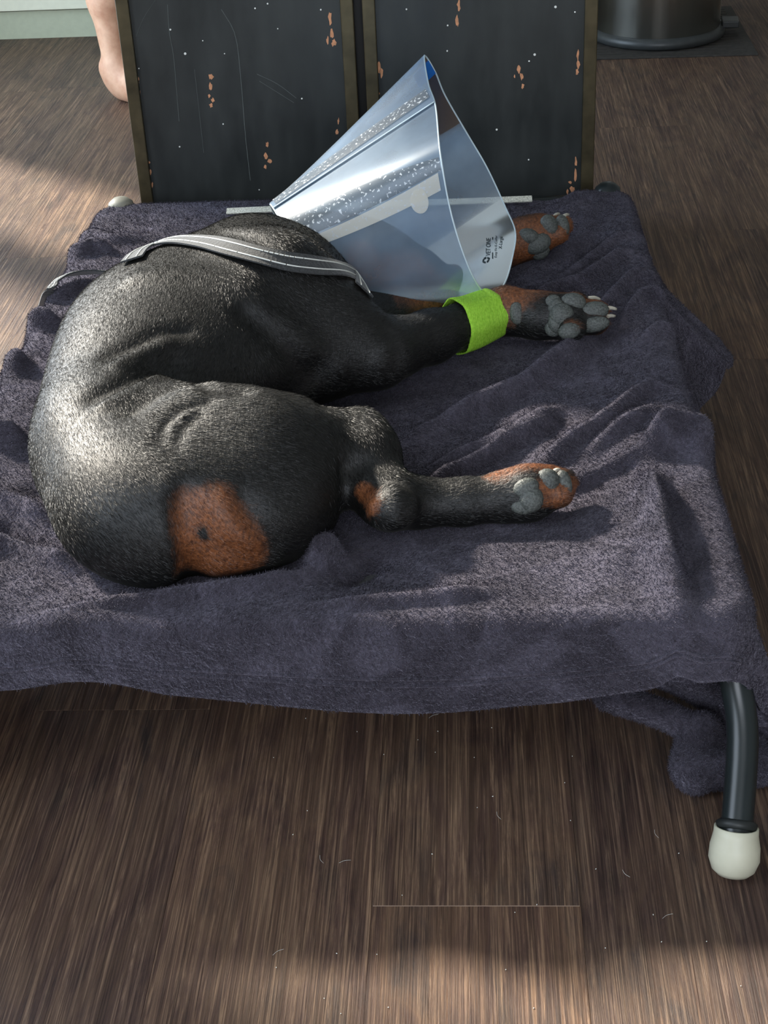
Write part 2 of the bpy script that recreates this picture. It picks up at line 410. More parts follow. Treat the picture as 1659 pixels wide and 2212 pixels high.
def wall_pieces(name, rects, fixed, axis, mat):
    vf = []
    for a0, a1, z0, z1 in rects:
        c = room(fixed, (a0 + a1) / 2, (z0 + z1) / 2) if axis == 'y' else room((a0 + a1) / 2, fixed, (z0 + z1) / 2)
        hs = (0.05, (a1 - a0) / 2, (z1 - z0) / 2) if axis == 'y' else ((a1 - a0) / 2, 0.05, (z1 - z0) / 2)
        vf.append(box_vf(c, (RE1, RE2, (0, 0, 1)), hs))
    return structure(mk(name, *join(*vf), mat))
# left wall: a wide glazed opening behind, and a window further forward
wall_pieces('wall_left', [(Y0, -0.55, 0, ZC), (0.95, 2.15, 0, ZC), (3.95, Y1, 0, ZC), (2.15, 3.95, 1.95, ZC), (-0.55, 0.95, 0, 0.6), (-0.55, 0.95, 2.25, ZC)], X0 - 0.05, 'y', M['wall'])
wall_pieces('wall_front', [(X0, -0.8, 0, ZC), (1.0, X1, 0, ZC), (-0.8, 1.0, 0, 0.8), (-0.8, 1.0, 2.2, ZC)], Y0 - 0.05, 'x', M['wall'])
def window(name, a0, a1, z0, z1, fixed, axis, mull=None):
    vf = []; t = 0.025
    def bar(b0, b1, c0, c1):
        c = room(fixed, (b0 + b1) / 2, (c0 + c1) / 2) if axis == 'y' else room((b0 + b1) / 2, fixed, (c0 + c1) / 2)
        hs = (t, (b1 - b0) / 2, (c1 - c0) / 2) if axis == 'y' else ((b1 - b0) / 2, t, (c1 - c0) / 2)
        vf.append(box_vf(c, (RE1, RE2, (0, 0, 1)), hs))
    bar(a0, a0 + .05, z0, z1); bar(a1 - .05, a1, z0, z1); bar(a0 + .05, a1 - .05, z0, z0 + .05); bar(a0 + .05, a1 - .05, z1 - .05, z1)
    m, hw_ = mull or ((a0 + a1) / 2, .03)
    if a1 - a0 > 1: bar(m - hw_, m + hw_, z0 + .05, z1 - .05)
    return structure(mk(name, *join(*vf), M['white']))
window('window_1', 2.15, 3.95, 0.0, 1.95, X0 - 0.05, 'y', (3.42, .085)); window('window_2', -0.55, 0.95, 0.6, 2.25, X0 - 0.05, 'y')
window('window_3', -0.8, 1.0, 0.8, 2.2, Y0 - 0.05, 'x')

# ------------------------------------------------------------------ dog bed
BA = math.radians(-3.5); E1 = np.array([math.cos(BA), math.sin(BA), 0]); E2 = np.array([-math.sin(BA), math.cos(BA), 0]); EZ = np.array([0, 0, 1.])
BW, BL = 0.83, 1.17; BC = np.array([-0.0457, 1.815, 0]); ZR = 0.208; RR = 0.0155
def bed(u, v, z): return BC + E1 * u + E2 * v + EZ * z
bedo = thing('dog_bed', 'black tubular raised dog cot standing under the grey blanket', 'dog bed', bed(0, 0, 0))
for sv in (-1, 1):      # end tubes that bend down into the legs
    end = 'bed_rail'
    mk('end_rail', *tube_vf([bed(-BW / 2 + .05, sv * BL / 2, ZR), bed(BW / 2 - .05, sv * BL / 2, ZR)], RR, 18), M['tube'], bedo, True)
    for su in (-1, 1):
        lo = 0.128 if sv < 0 else 0.05
        P = [bed(su * (BW / 2 - .05), sv * BL / 2, ZR), bed(su * (BW / 2 - .020), sv * BL / 2, ZR - .003), bed(su * (BW / 2 - .004), sv * (BL / 2 + .003), ZR - .026),
             bed(su * (BW / 2 + .002), sv * (BL / 2 + .012), ZR - .058), bed(su * (BW / 2 + .007), sv * (BL / 2 + .048), ZR - .105), bed(su * (BW / 2 - .008), sv * (BL / 2 + lo), 0.022)]
        leg = mk('leg', *tube_vf(smooth_path(P, 26), RR, 18), M['tube'], bedo, True)
        ft = bed(su * (BW / 2 - .008), sv * (BL / 2 + lo), 0)
        ax = bed(su * (BW / 2 + .007), sv * (BL / 2 + .048), ZR - .105) - bed(su * (BW / 2 - .008), sv * (BL / 2 + lo), 0.022); ax /= np.linalg.norm(ax); cx_ = ax * .55 + EZ * .45; cx_ /= np.linalg.norm(cx_)
        pr = [(0.004, -.001), (0.015, 0.0), (0.0205, 0.005), (0.0245, 0.016), (0.0240, 0.028), (0.0215, 0.040), (0.0212, 0.047), (0.0195, 0.0475), (0.0165, 0.044)]
        mk('foot_cap', *lathe_vf(pr, ft + EZ * .004, 30, cx_), M['cap'], leg, True)
        mk('collar', *lathe_vf([(0.0158, 0.030), (0.0196, 0.031), (0.0200, 0.037), (0.0158, 0.040)], bed(su * (BW / 2 - .008), sv * (BL / 2 + lo), 0.020), 24, ax), M['collar'], leg, True)
for su in (-1, 1):
    mk('side_rail', *tube_vf([bed(su * BW / 2, -BL / 2 + .03, ZR), bed(su * BW / 2, BL / 2 - .03, ZR)], RR, 18), M['tube'], bedo, True)
    cp = [(0.0, -.03), (0.021, -.03), (0.0225, 0.01), (0.020, 0.022), (0.012, 0.029), (0.0, 0.031)]
    mk('corner_cap', *lathe_vf(cp, bed(su * (BW / 2 - .018), BL / 2 + .012, ZR), 24), M['capg'] if su < 0 else M['tube'], bedo, True)
V, Fc = [], []
for j in range(13):
    for i in range(13):
        u, v = -BW / 2 + BW * i / 12, -BL / 2 + BL * j / 12
        V.append(bed(u, v, ZR - .001 - 0.03 * (1 - (2 * u / BW) ** 2) * (1 - (2 * v / BL) ** 2)))
for j in range(12):
    for i in range(12): Fc.append([j * 13 + i, j * 13 + i + 1, (j + 1) * 13 + i + 1, (j + 1) * 13 + i])
mk('sling', V, Fc, M['sling'], bedo, True)

# ------------------------------------------------------------------ blanket
ZB = ZR + RR + 0.006
def vnoise(x, y, seed):
    xi, yi = np.floor(x).astype(int), np.floor(y).astype(int); xf, yf = x - xi, y - yi
    h = lambda a, b: (np.sin(a * 127.1 + b * 311.7 + seed * 74.7) * 43758.5453) % 1.0
    s = lambda t: t * t * (3 - 2 * t)
    a = h(xi, yi) * (1 - s(xf)) + h(xi + 1, yi) * s(xf); b = h(xi, yi + 1) * (1 - s(xf)) + h(xi + 1, yi + 1) * s(xf)
    return a * (1 - s(yf)) + b * s(yf) - 0.5
def uvpix(pts): return np.array([[(PZ(x, y, ZB) - BC) @ E1, (PZ(x, y, ZB) - BC) @ E2] for x, y in pts])
RIDGES = [  # (pixels along the fold, width, height)
    ([(880, 905), (980, 862), (1080, 820), (1180, 775), (1245, 735), (1300, 690)], 0.017, 0.020),
    ([(900, 880), (1000, 835), (1100, 790), (1190, 742)], 0.016, -0.010),
    ([(900, 990), (1000, 955), (1060, 935), (1130, 900), (1180, 868), (1215, 842)], 0.012, 0.014),
    ([(1100, 640), (1180, 612), (1270, 585), (1330, 560), (1385, 545)], 0.013, 0.014),
    ([(1180, 600), (1260, 555), (1320, 520), (1375, 500)], 0.012, 0.008),
    ([(1260, 690), (1310, 650), (1360, 612), (1420, 598)], 0.013, 0.017),
    ([(1340, 690), (1380, 652), (1440, 640)], 0.010, 0.014),
    ([(1380, 742), (1420, 715), (1462, 720)], 0.012, 0.010),
    ([(1150, 985), (1230, 935), (1305, 890), (1400, 838), (1462, 842)], 0.012, 0.014),
    ([(1250, 960), (1330, 915), (1400, 890), (1468, 900)], 0.010, 0.010),
    ([(880, 1035), (960, 1000), (1060, 955), (1167, 899), (1200, 872)], 0.011, 0.013),
    ([(1160, 1035), (1258, 1014), (1350, 985), (1420, 962), (1500, 958)], 0.012, 0.012),
    ([(1398, 1002), (1410, 1100), (1436, 1220), (1470, 1330)], 0.017, 0.024),
    ([(1455, 1010), (1468, 1093), (1486, 1200), (1500, 1300)], 0.010, -0.007),
    ([(1390, 985), (1440, 965), (1500, 962), (1540, 990)], 0.016, 0.026),
    ([(60, 1335), (180, 1322), (300, 1312), (450, 1285), (560, 1262), (650, 1232), (700, 1185)], 0.012, 0.012),
    ([(665, 1215), (705, 1185), (735, 1195)], 0.018, 0.024),
    ([(725, 1240), (770, 1215), (830, 1165)], 0.016, -0.010),
    ([(-80, 1060), (0, 1075), (60, 1090), (120, 1120)], 0.016, 0.014),
    ([(-60, 1125), (0, 1130), (90, 1165), (140, 1200)], 0.016, -0.012),
    ([(-80, 1180), (20, 1170), (110, 1195), (170, 1230)], 0.016, 0.012),
    ([(-60, 960), (0, 945), (60, 930)], 0.018, 0.018),
    ([(-40, 830), (30, 800), (60, 780)], 0.016, 0.018),
    ([(0, 760), (60, 748), (110, 768)], 0.012, -0.018),
    ([(20, 720), (80, 700), (140, 705)], 0.016, 0.018),
    ([(160, 560), (200, 540), (250, 545)], 0.012, 0.014),
    ([(110, 650), (170, 625), (230, 610)], 0.012, 0.010),
    ([(170, 500), (240, 520), (330, 505)], 0.02, 0.008),
    ([(0, 1360), (300, 1352), (700, 1335), (1000, 1322), (1200, 1300)], 0.014, -0.006),
    ([(640, 1310), (800, 1303), (960, 1290), (1120, 1272)], 0.012, 0.008),
    ([(1100, 1310), (1220, 1290), (1300, 1320)], 0.02, -0.008),
]
RIDGES = [(uvpix(p), w, h) for p, w, h in RIDGES]
def top_height(u, v):
    z = np.full(u.shape, ZB)
    inner = np.clip(1 - (2 * u / BW) ** 2, 0, 1) * np.clip(1 - (2 * v / BL) ** 2, 0, 1)
    z -= 0.030 * np.sqrt(inner) * np.clip(inner * 3, 0, 1)
    for P, w, h in RIDGES:
        d = np.full(u.shape, 9.0); tt = np.zeros(u.shape); L = len(P) - 1
        for s, (a, b) in enumerate(zip(P[:-1], P[1:])):
            ba = b - a; qx, qy = u - a[0], v - a[1]; t = np.clip((qx * ba[0] + qy * ba[1]) / (ba @ ba), 0, 1)
            e = np.hypot(qx - t * ba[0], qy - t * ba[1]); m = e < d; d = np.where(m, e, d); tt = np.where(m, (s + t) / L, tt)
        z += 1.5 * h * np.exp(-(d / (.9 * w)) ** 2) * np.clip(3.5 * np.minimum(tt + .03, 1.03 - tt), 0, 1)
    edge = np.clip(np.minimum(BW / 2 - np.abs(u), BL / 2 - np.abs(v)) / 0.05, 0, 1)
    z = ZB + (z - ZB) * np.where(z < ZB, np.clip(edge, 0.02, 1), 1)
    z += edge * (0.007 * vnoise(u * 9, v * 9, 1) + 0.008 * vnoise(u * 16 + v * 8, v * 16 - u * 20, 2) + 0.004 * vnoise(u * 40, v * 40, 3))
    return z
NA, NB = 300, 380
OL, OR, OF, OB = 0.25, 0.20, 0.105, 0.05
def gs(x, c, w): return np.exp(-((x - c) / w) ** 2)
ga, gb = np.meshgrid(np.linspace(0, 1, NA), np.linspace(0, 1, NB), indexing='xy')
# cloth coordinates: overhang lengths differ along each side
v_lin = -BL / 2 + (gb * (BL + OF + OB) - OF)
u_lin = -BW / 2 + (ga * (BW + OL + OR) - OL)
oR = 0.115 + 0.055 * gs(v_lin, 0.14, 0.14) + 0.05 * gs(v_lin, -0.55, 0.2)
oF = 0.088 + 0.022 * gs(u_lin, 0.12, 0.2) - 0.055 * np.clip((u_lin - 0.25) / 0.2, 0, 1) * .30 - 0.006 * gs(u_lin, -0.25, .1)
A_ = np.where(u_lin > BW / 2, BW / 2 + (u_lin - BW / 2) / OR * oR, u_lin)
B_ = np.where(v_lin < -BL / 2, -BL / 2 + (v_lin + BL / 2) / OF * oF, v_lin)
vs_ = BL / 2 - 0.10
oB = OB - 0.085 * np.clip((u_lin - 0.06) / 0.06, 0, 1) * np.clip((0.37 - u_lin) / 0.05, 0, 1)   # the back rail lies bare on the right
B_ = np.where(v_lin > vs_, vs_ + (v_lin - vs_) * (0.10 + oB) / (0.10 + OB), B_)
RC = 0.024
qa, qb = np.abs(A_) - (BW / 2 - RC), np.abs(B_) - (BL / 2 - RC)
ra_, rb_ = np.maximum(qa, 0), np.maximum(qb, 0); ln = np.hypot(ra_, rb_); dd = np.maximum(ln - RC, 0)
nx_, ny_ = np.where(ln > 0, ra_ / np.maximum(ln, 1e-9), 0) * np.sign(A_), np.where(ln > 0, rb_ / np.maximum(ln, 1e-9), 0) * np.sign(B_)
out = dd > 0
bu = np.where(out, np.sign(A_) * np.minimum(np.abs(A_), BW / 2 - RC) + nx_ * RC, A_)
bv = np.where(out, np.sign(B_) * np.minimum(np.abs(B_), BL / 2 - RC) + ny_ * RC, B_)
rb = RR + 0.006
flare = 0.06 + 0.75 * gs(bv, 0.20, 0.13) * (nx_ > 0.6) + 0.25 * gs(bv, -0.13, 0.07) * (nx_ > .6) + 0.55 * gs(bv, -0.02, 0.3) * (nx_ < -.6) + (0.10 + 0.25 * np.clip((bu - .2) / .2, 0, 1)) * (ny_ < -.3)
flare += np.where(nx_ < -.6, 0.5 * vnoise(bv * 9, bv * 0, 5), 0) + np.where(nx_ > .6, 0.10 * np.sin(bv * 45), 0) + np.where(ny_ < -.6, 0.10 * np.sin(bu * 11 + 1), 0)
q1 = rb * math.pi / 2
hx = np.where(dd < q1, rb * np.sin(np.minimum(dd, q1) / rb), rb + (dd - q1) * np.sin(flare))
dz = np.where(dd < q1, rb * (1 - np.cos(np.minimum(dd, q1) / rb)), rb + (dd - q1) * np.cos(flare))
hz = top_height(bu, bv)
U, Vv, Z = bu + nx_ * hx, bv + ny_ * hx, np.where(out, hz * 1 - dz, hz)
Z = np.maximum(Z, 0.006)
P3 = BC[None, None, :] + U[..., None] * E1 + Vv[..., None] * E2 + Z[..., None] * EZ
idx = np.arange(NA * NB).reshape(NB, NA)
Q = np.stack([idx[:-1, :-1], idx[:-1, 1:], idx[1:, 1:], idx[1:, :-1]], -1).reshape(-1, 4)
blanket = thing('blanket', 'dark grey plush fleece blanket spread over the dog bed', 'blanket', bed(0, 0, ZB))
top = mk('fleece_sheet', P3.reshape(-1, 3), Q, M['fleece'], blanket, True)
sol = top.modifiers.new('thickness', 'SOLIDIFY'); sol.thickness = 0.006; sol.offset = -1.0

# ------------------------------------------------------------------ dog
W = PZ
ZS = 0.205
def yaw_of(p, q): d = q - p; return math.atan2(d[1], d[0])
D = Field((-0.52, 1.15, 0.175), (0.42, 2.45, 0.50), 0.005)
spine = yaw_of(W(240, 980, .31), W(520, 620, .31))
D.ell(W(410, 730, .300), (0.185, 0.158, 0.100), spine + .06, 0.04)                # rib cage
D.ell(W(560, 640, .300), (0.13, 0.120, 0.095), spine - 0.3, 0.05)           # shoulders
D.ell(W(650, 750, .265), (0.12, 0.095, 0.062), spine - 0.2, 0.05)           # brisket
D.ell(W(270, 890, .285), (0.150, 0.098, 0.085), spine + 0.25, 0.06)         # loin
D.ell(W(246, 1000, .283), (0.112, 0.082, 0.083), spine + 0.5, 0.05)         # croup
D.ell(W(345, 1100, .277), (0.103, 0.084, 0.082), 0.0, 0.05)                 # rump
D.ell(W(545, 1075, .272), (0.080, 0.085, 0.066), 0.2, 0.05)                 # buttock
D.ell(W(590, 1105, .235), (0.065, 0.065, 0.040), 0.2, 0.04)                 # lower thigh
D.cone(W(420, 960, .305), W(735, 960, .272), 0.078, 0.052, 0.035, 0.85)     # upper thigh
D.chain([(W(757, 962, .270), .043), (W(782, 990, .264), .039), (W(825, 1065, .252), .029), (W(845, 1090, .250), .029)], 0.02)
D.cone(W(560, 1000, .29), W(720, 1010, .25), .07, .04, .04)
D.ell(W(846, 1096, .262), (.026, .026, .026), 0, .012)                      # point of hock
D.chain([(W(845, 1082, .244), .030), (W(900, 1086, .236), .027), (W(1000, 1085, .234), .0245), (W(1090, 1074, .236), .026), (W(1140, 1066, .240), .029), (W(1165, 1058, .240), .027)], 0.012)
for t in ((1188, 1036), (1216, 1044), (1208, 1066)): D.cone(W(1150, 1056, .243), W(*t, .243), .017, .0165, .005)
# left fore leg
D.cone(W(590, 650, .33), W(815, 765, .272), 0.085, 0.042, 0.045)
D.chain([(W(818, 762, .268), .041), (W(850, 752, .262), .037), (W(930, 728, .254), .033), (W(1010, 700, .248), .028), (W(1062, 678, .247), .025)], 0.015)
D.chain([(W(1062, 678, .247), .027), (W(1090, 672, .248), .031), (W(1160, 682, .246), .030), (W(1225, 684, .246), .031)], 0.012)
for t in ((1245, 656), (1288, 674), (1288, 698), (1238, 712)): D.cone(W(1200, 683, .244), W(*t, .244), .026, .0165, .006)
# right fore leg, under the cone
D.chain([(W(790, 700, .25), .045), (W(900, 660, .245), .034), (W(1010, 600, .228), .027), (W(1090, 538, .230), .026), (W(1130, 517, .238), .030), (W(1165, 505, .244), .030)], 0.015)
for t in ((1186, 490), (1214, 488), (1205, 505)): D.cone(W(1150, 508, .245), W(*t, .247), .022, .017, .006)
# neck and head
D.cone(W(545, 600, .290), W(650, 575, .285), 0.076, 0.062, 0.05)
D.chain([(W(650, 575, .285), .062), (W(740, 566, .285), .060), (W(810, 572, .280), .050), (W(900, 588, .265), .034)], 0.03)
# folds of skin and muscle lines, laid on the first surface
_v0, _f0 = D.mesh(1); _t0 = BVHTree.FromPolygons([tuple(v) for v in _v0], [tuple(map(int, q)) for q in _f0])
def fold(pts, w, d):
    out = []
    for x, y in pts:
        r = ray(x, y); r /= np.linalg.norm(r); p = _t0.ray_cast(Vector(CAM), Vector(r))[0]
        if p is not None: out.append(np.array(p))
    if len(out) > 1: D.groove(out, w, d, 1.0)
fold([(235, 770), (300, 738), (350, 715), (400, 712)], .009, .006)
fold([(255, 790), (310, 760), (365, 738)], .008, -.005)
fold([(200, 862), (270, 825), (325, 800), (380, 775)], .010, .008)
fold([(225, 875), (285, 845), (340, 815)], .008, -.005)
fold([(280, 890), (345, 848), (400, 828)], .009, .007)
fold([(330, 785), (390, 812), (450, 840), (520, 846)], .009, .010)
fold([(345, 955), (362, 910), (395, 882), (450, 866)], .007, .006)
fold([(375, 965), (390, 920), (425, 895)], .007, .005)
fold([(360, 950), (376, 912), (410, 888)], .006, -.004)
fold([(394, 1080), (400, 1130), (408, 1190), (414, 1262)], .015, .022)
fold([(370, 1060), (376, 1130), (384, 1200), (385, 1250)], .016, -.007)
fold([(432, 1130), (440, 1155), (432, 1180)], .008, .009)
fold([(445, 1200), (500, 1190), (560, 1205)], .012, .006)
fold([(480, 1085), (500, 1120), (530, 1170), (580, 1205)], .014, -.007)
fold([(520, 1090), (545, 1130), (580, 1180)], .014, .007)
fold([(795, 1040), (830, 1030), (855, 1038)], .008, .006)
fold([(745, 1010), (790, 1000), (835, 1004)], .010, .007)
fold([(815, 1050), (822, 1085), (815, 1110)], .008, .006)
fold([(868, 1050), (880, 1080), (875, 1110)], .007, .004)
fold([(530, 680), (600, 740), (660, 830), (700, 870)], .014, .008)
fold([(560, 660), (640, 720), (720, 800)], .016, -.006)
fold([(690, 800), (740, 860), (760, 900)], .020, .010)
fold([(470, 500), (530, 510), (600, 540)], .012, .006)
fold([(830, 705), (860, 760), (850, 800)], .012, .005)
fold([(300, 600), (420, 590), (520, 620)], .020, -.006)
zz = D.lo[2] + D.h * np.arange(D.n[2]); D.F = np.maximum(D.F, (0.188 - zz)[None, None, :].astype(np.float32))
dv, df_ = D.mesh(2)
dog = thing('dog', 'black and tan short-haired dog lying curled on the grey blanket', 'dog', W(400, 900, ZS))
body = mk('body', dv, df_, M['fur'], dog, True); body['label'] = 'glossy black coat with tan markings'
dogtree = BVHTree.FromPolygons([tuple(v) for v in dv], [tuple(map(int, q)) for q in df_])
def hit(px, py):
    r = ray(px, py); r /= np.linalg.norm(r); p, n, i, d = dogtree.ray_cast(Vector(CAM), Vector(r))
    return (np.array(p), np.array(n)) if p is not None else (None, None)
tan = np.zeros(len(dv))
def tan_at(pts, rad):
    for a, b in zip(pts[:-1], pts[1:]):
        a, b = np.array(a), np.array(b); q = dv - a; ba = b - a; t = np.clip((q @ ba) / max(ba @ ba, 1e-9), 0, 1)
        d = np.linalg.norm(q - t[:, None] * ba, axis=1); tan[:] = np.maximum(tan, np.clip(1.5 - d / rad, 0, 1))
def hp(x, y, z): p, n = hit(x, y); return p if p is not None else W(x, y, z)
tan_at([hp(440, 1110, .34), hp(440, 1150, .3), hp(450, 1210, .27)], .030); tan_at([hp(460, 1105, .34), hp(500, 1150, .3), hp(520, 1200, .26)], .026)
tan_at([hp(480, 1160, .3), hp(500, 1210, .26)], .030)
tan_at([hp(782, 1060, .26), hp(802, 1092, .25)], .011)
tan_at([W(1085, 1022, .262), W(1130, 1012, .262), W(1175, 1015, .262)], .020); tan_at([W(1180, 1062, .255), W(1222, 1062, .243)], .016); tan_at([W(1225, 1030, .24), W(1235, 1060, .23)], .014)
tan_at([W(1215, 690, .27), W(1270, 690, .27)], .022); tan_at([W(1062, 678, .247), W(1100, 660, .26), W(1200, 660, .25), W(1300, 690, .24)], .030)
tan_at([W(1000, 595, .24), W(1090, 530, .245), W(1220, 495, .25)], .034); tan_at([W(830, 672, .25), W(960, 650, .25)], .045)
tan_at([W(800, 575, .32), W(900, 590, .28)], .030); tan_at([hp(780, 560, .33), hp(800, 590, .32)], .026)
for x_, y_, r_ in ((436, 1146, .007), (442, 1160, .006)):
    tan *= 1 - .85 * np.exp(-(np.linalg.norm(dv - hp(x_, y_, .3), axis=1) / r_) ** 2)
ca = body.data.attributes.new('tan', 'FLOAT', 'POINT'); ca.data.foreach_set('value', tan.astype(np.float32))

def view_axes(px, py, ang=0.0):
    z = -ray(px, py); z /= np.linalg.norm(z); x = np.array([1, 0, 0.]) - z * z[0]; x /= np.linalg.norm(x); y = np.cross(z, x)
    c, s = math.cos(ang), math.sin(ang); return x * c + y * s, -x * s + y * c, z
def pad(name, spots, z, lift=0.0, mat='pad', deep=0.55):
    """one pad made of one or more lobes: (px, py, half width px, half height px, angle)"""
    vfs = []
    for (x, y, a, b, ang) in spots:
        p, n = hit(x, y)
        if p is None: p = W(x, y, z)
        s = np.linalg.norm(p - CAM) / F; ax = view_axes(x, y, math.radians(ang))
        vfs.append(blob_vf(p - ax[2] * (0.003 - lift), ax, (a * s, b * s, deep * min(a, b) * s)))
    return mk(name, *join(*vfs), M[mat], dog, True)
pad('carpal_pad', [(1117, 677, 17, 25, 5)], .26)
pad('paw_pad', [(1195, 655, 19, 19, 0), (1213, 682, 28, 28, 0), (1196, 709, 20, 19, 0), (1202, 669, 20, 24, 0), (1203, 696, 20, 24, 0)], .26)
pad('toe_pad', [(1238, 653, 28, 21, -8)], .26); pad('toe_pad', [(1281, 673, 35, 22, 8)], .26)
pad('toe_pad', [(1283, 701, 35, 17, 8)], .26); pad('toe_pad', [(1230, 715, 25, 18, 8)], .255)
pad('paw_pad', [(1140, 510, 24, 17, -10), (1160, 526, 31, 23, 15), (1168, 544, 21, 16, 30)], .25)
pad('toe_pad', [(1185, 488, 20, 25, 10)], .26); pad('toe_pad', [(1215, 488, 15, 25, 10)], .26)
pad('paw_pad', [(1136, 1054, 30, 22, 20), (1147, 1078, 28, 30, 0), (1132, 1092, 30, 20, 0)], .25)
pad('toe_pad', [(1182, 1038, 27, 27, 0)], .25); pad('toe_pad', [(1218, 1046, 18, 32, 8)], .25)
def claw(x0, y0, x1, y1, z, r=0.0035):
    a, b = W(x0, y0, z), W(x1, y1, z - .004); mk('claw', *tube_vf(smooth_path([a, (a + b) / 2 + np.array([0, 0, .002]), b], 6), np.linspace(r, r * .55, 6), 8), M['claw'], dog, True)
claw(1272, 645, 1296, 647, .248); claw(1306, 668, 1331, 668, .246); claw(1304, 688, 1328, 683, .244)
claw(1196, 470, 1208, 462, .262); claw(1216, 470, 1228, 464, .262); claw(1198, 1018, 1212, 1018, .262, .0028)

# ------------------------------------------------------------------ green bandage on the wrist
def ring_sleeve(centers, radii, seg=40, wob=0.0):
    P = np.array(centers); T = np.gradient(P, axis=0); V, Fc = [], []; n = len(P)
    for i in range(n):
        t = T[i] / np.linalg.norm(T[i]); a = np.cross(t, EZ); a /= np.linalg.norm(a); b = np.cross(a, t)
        for k in range(seg):
            th = 2 * math.pi * k / seg; r = radii[i] * (1 + wob * math.sin(3 * th + 1) * (i / n) + wob * .6 * math.sin(7 * th))
            V.append(P[i] + r * (math.cos(th) * a + math.sin(th) * b) + (t * wob * .5 * radii[i] * math.sin(2 * th) if i in (0, n - 1) else 0))
    for i in range(n - 1):
        for k in range(seg): k2 = (k + 1) % seg; Fc.append([i * seg + k, i * seg + k2, (i + 1) * seg + k2, (i + 1) * seg + k])
    return V, Fc
cs = smooth_path([W(985, 706, .249), W(1010, 700, .248), W(1040, 688, .247), W(1066, 677, .247)], 10)
bandage = mk('bandage', *ring_sleeve(cs, np.linspace(.0375, .0335, 10), 44, .04), M['wrap'], None, True)
tag(bandage, 'bright lime green bandage wrapped around the dog front leg', 'bandage')
m_ = bandage.modifiers.new('thickness', 'SOLIDIFY'); m_.thickness = 0.002; m_.offset = 1

# ------------------------------------------------------------------ blanket corner bunched on the floor behind the front leg
B = Field((0.05, 1.16, -0.01), (0.48, 1.42, 0.24), 0.004)
def bp(x, y): p = PY(x, y, np.interp(y, [1500, 1700], [1.28, 1.215])); p[2] = max(p[2], 0.020); return p
for pts, r, dy in (([(1310, 1505), (1390, 1528), (1470, 1560), (1540, 1605), (1600, 1670)], .015, .0), ([(1380, 1478), (1470, 1505), (1550, 1550), (1640, 1640)], .016, .034),
                   ([(1470, 1470), (1560, 1505), (1650, 1580)], .018, .016), ([(1560, 1440), (1660, 1510)], .018, .04),
                   ([(1512, 1560), (1492, 1610), (1484, 1660), (1496, 1695)], .0200, -.012), ([(1496, 1695), (1560, 1697), (1660, 1688)], .0195, -.004),
                   ([(1535, 1600), (1528, 1640), (1545, 1680)], .012, .004), ([(1560, 1620), (1590, 1660), (1640, 1690)], .016, .02), ([(1600, 1600), (1660, 1640)], .018, .045)):
    q = smooth_path([bp(*p) + np.array([0, dy, 0]) for p in pts], 10)
    for a, b in zip(q[:-1], q[1:]): B.cone(a, b, r, r, 0.004)
bv_, bf_ = B.mesh(2)
mk('hanging_corner', bv_, bf_, M['fleece'], blanket, True)
# stitched hem line along the front edge
jh = 8
hem = P3[jh]; nrm_f = -E2
for o_ in (0, 2):
    row = P3[jh + o_][40:NA - 40:2]
    mk('hem_seam', *tube_vf(row + nrm_f * 0.0006, 0.0016, 6), M['fleece'], blanket, True)

# ------------------------------------------------------------------ clear cone around the head
rim_pts = [(917, 121, 2.10), (925, 180, 2.035), (941, 230, 1.975), (951, 330, 1.865), (972, 450, 1.850), (1000, 545, 1.850), (1030, 612, 1.865), (1060, 640, 1.92),
           (1090, 612, 1.96), (1108, 550, 2.01), (1113, 500, 2.05), (1092, 448, 2.11), (1052, 362, 2.17), (1010, 290, 2.18), (962, 207, 2.15), (940, 155, 2.12)]
rp = [PY(*p) for p in rim_pts]; NT_ = 128
ext = smooth_path([rp[-2], rp[-1]] + rp + [rp[0], rp[1], rp[2]], (len(rp) + 4) * 8 + 1)
RIM = ext[16:16 + 128]
nc = W(660, 582, .290); rc = RIM.mean(0); axc = rc - nc; axc /= np.linalg.norm(axc)
up_ = PY(572, 470, nc[1] + .05) - nc; up_ -= axc * (up_ @ axc); up_ /= np.linalg.norm(up_)
wn = np.cross(axc, up_)
if wn[1] > 0: wn = -wn
NRW = 0.098
NECK = np.array([nc + NRW * (math.cos(2 * math.pi * i / NT_) * up_ + math.sin(2 * math.pi * i / NT_) * wn) for i in range(NT_)])
def cone_pt(t, s, off=0.0):
    x = (t % 1.0) * NT_; i = int(x) % NT_; j = (i + 1) % NT_; f = x - int(x)
    p = NECK[i] * (1 - f) + NECK[j] * f; q = RIM[i] * (1 - f) + RIM[j] * f; c = nc + (rc - nc) * s; r = p + (q - p) * s
    n = r - c; n /= np.linalg.norm(n); return r + n * off
NSS = 30
coneo = thing('protective_cone', 'clear plastic protective cone flaring around the dog head', 'pet cone', nc - np.array([0, 0, .09]))
def patch(t0, t1, s0, s1, nt, ns, off, close=False):
    V = [cone_pt(t0 + (t1 - t0) * i / nt, s0 + (s1 - s0) * j / ns, off) for j in range(ns + 1) for i in range(nt + (0 if close else 1))]
    w = nt + (0 if close else 1)
    Fc = [[j * w + i, j * w + (i + 1) % w, (j + 1) * w + (i + 1) % w, (j + 1) * w + i] for j in range(ns) for i in range(nt)]
    return V, Fc
cone_v, cone_f = patch(0, 1, 0, 1, NT_, NSS, 0, True)
sheet = mk('cone_sheet', cone_v, cone_f, M['cone'], coneo, True)
mk('rim_edge', *tube_vf(np.vstack([RIM, RIM[:1]]), 0.0011, 8, False), M['edge'], coneo, True)
mk('neck_edge', *tube_vf(np.vstack([NECK, NECK[:1]]), 0.0011, 8, False), M['edge'], coneo, True)
flap = mk('overlap_flap', *patch(-0.03, 0.118, 0.0, 1.0, 18, NSS, 0.0022), M['cone'], coneo, True)
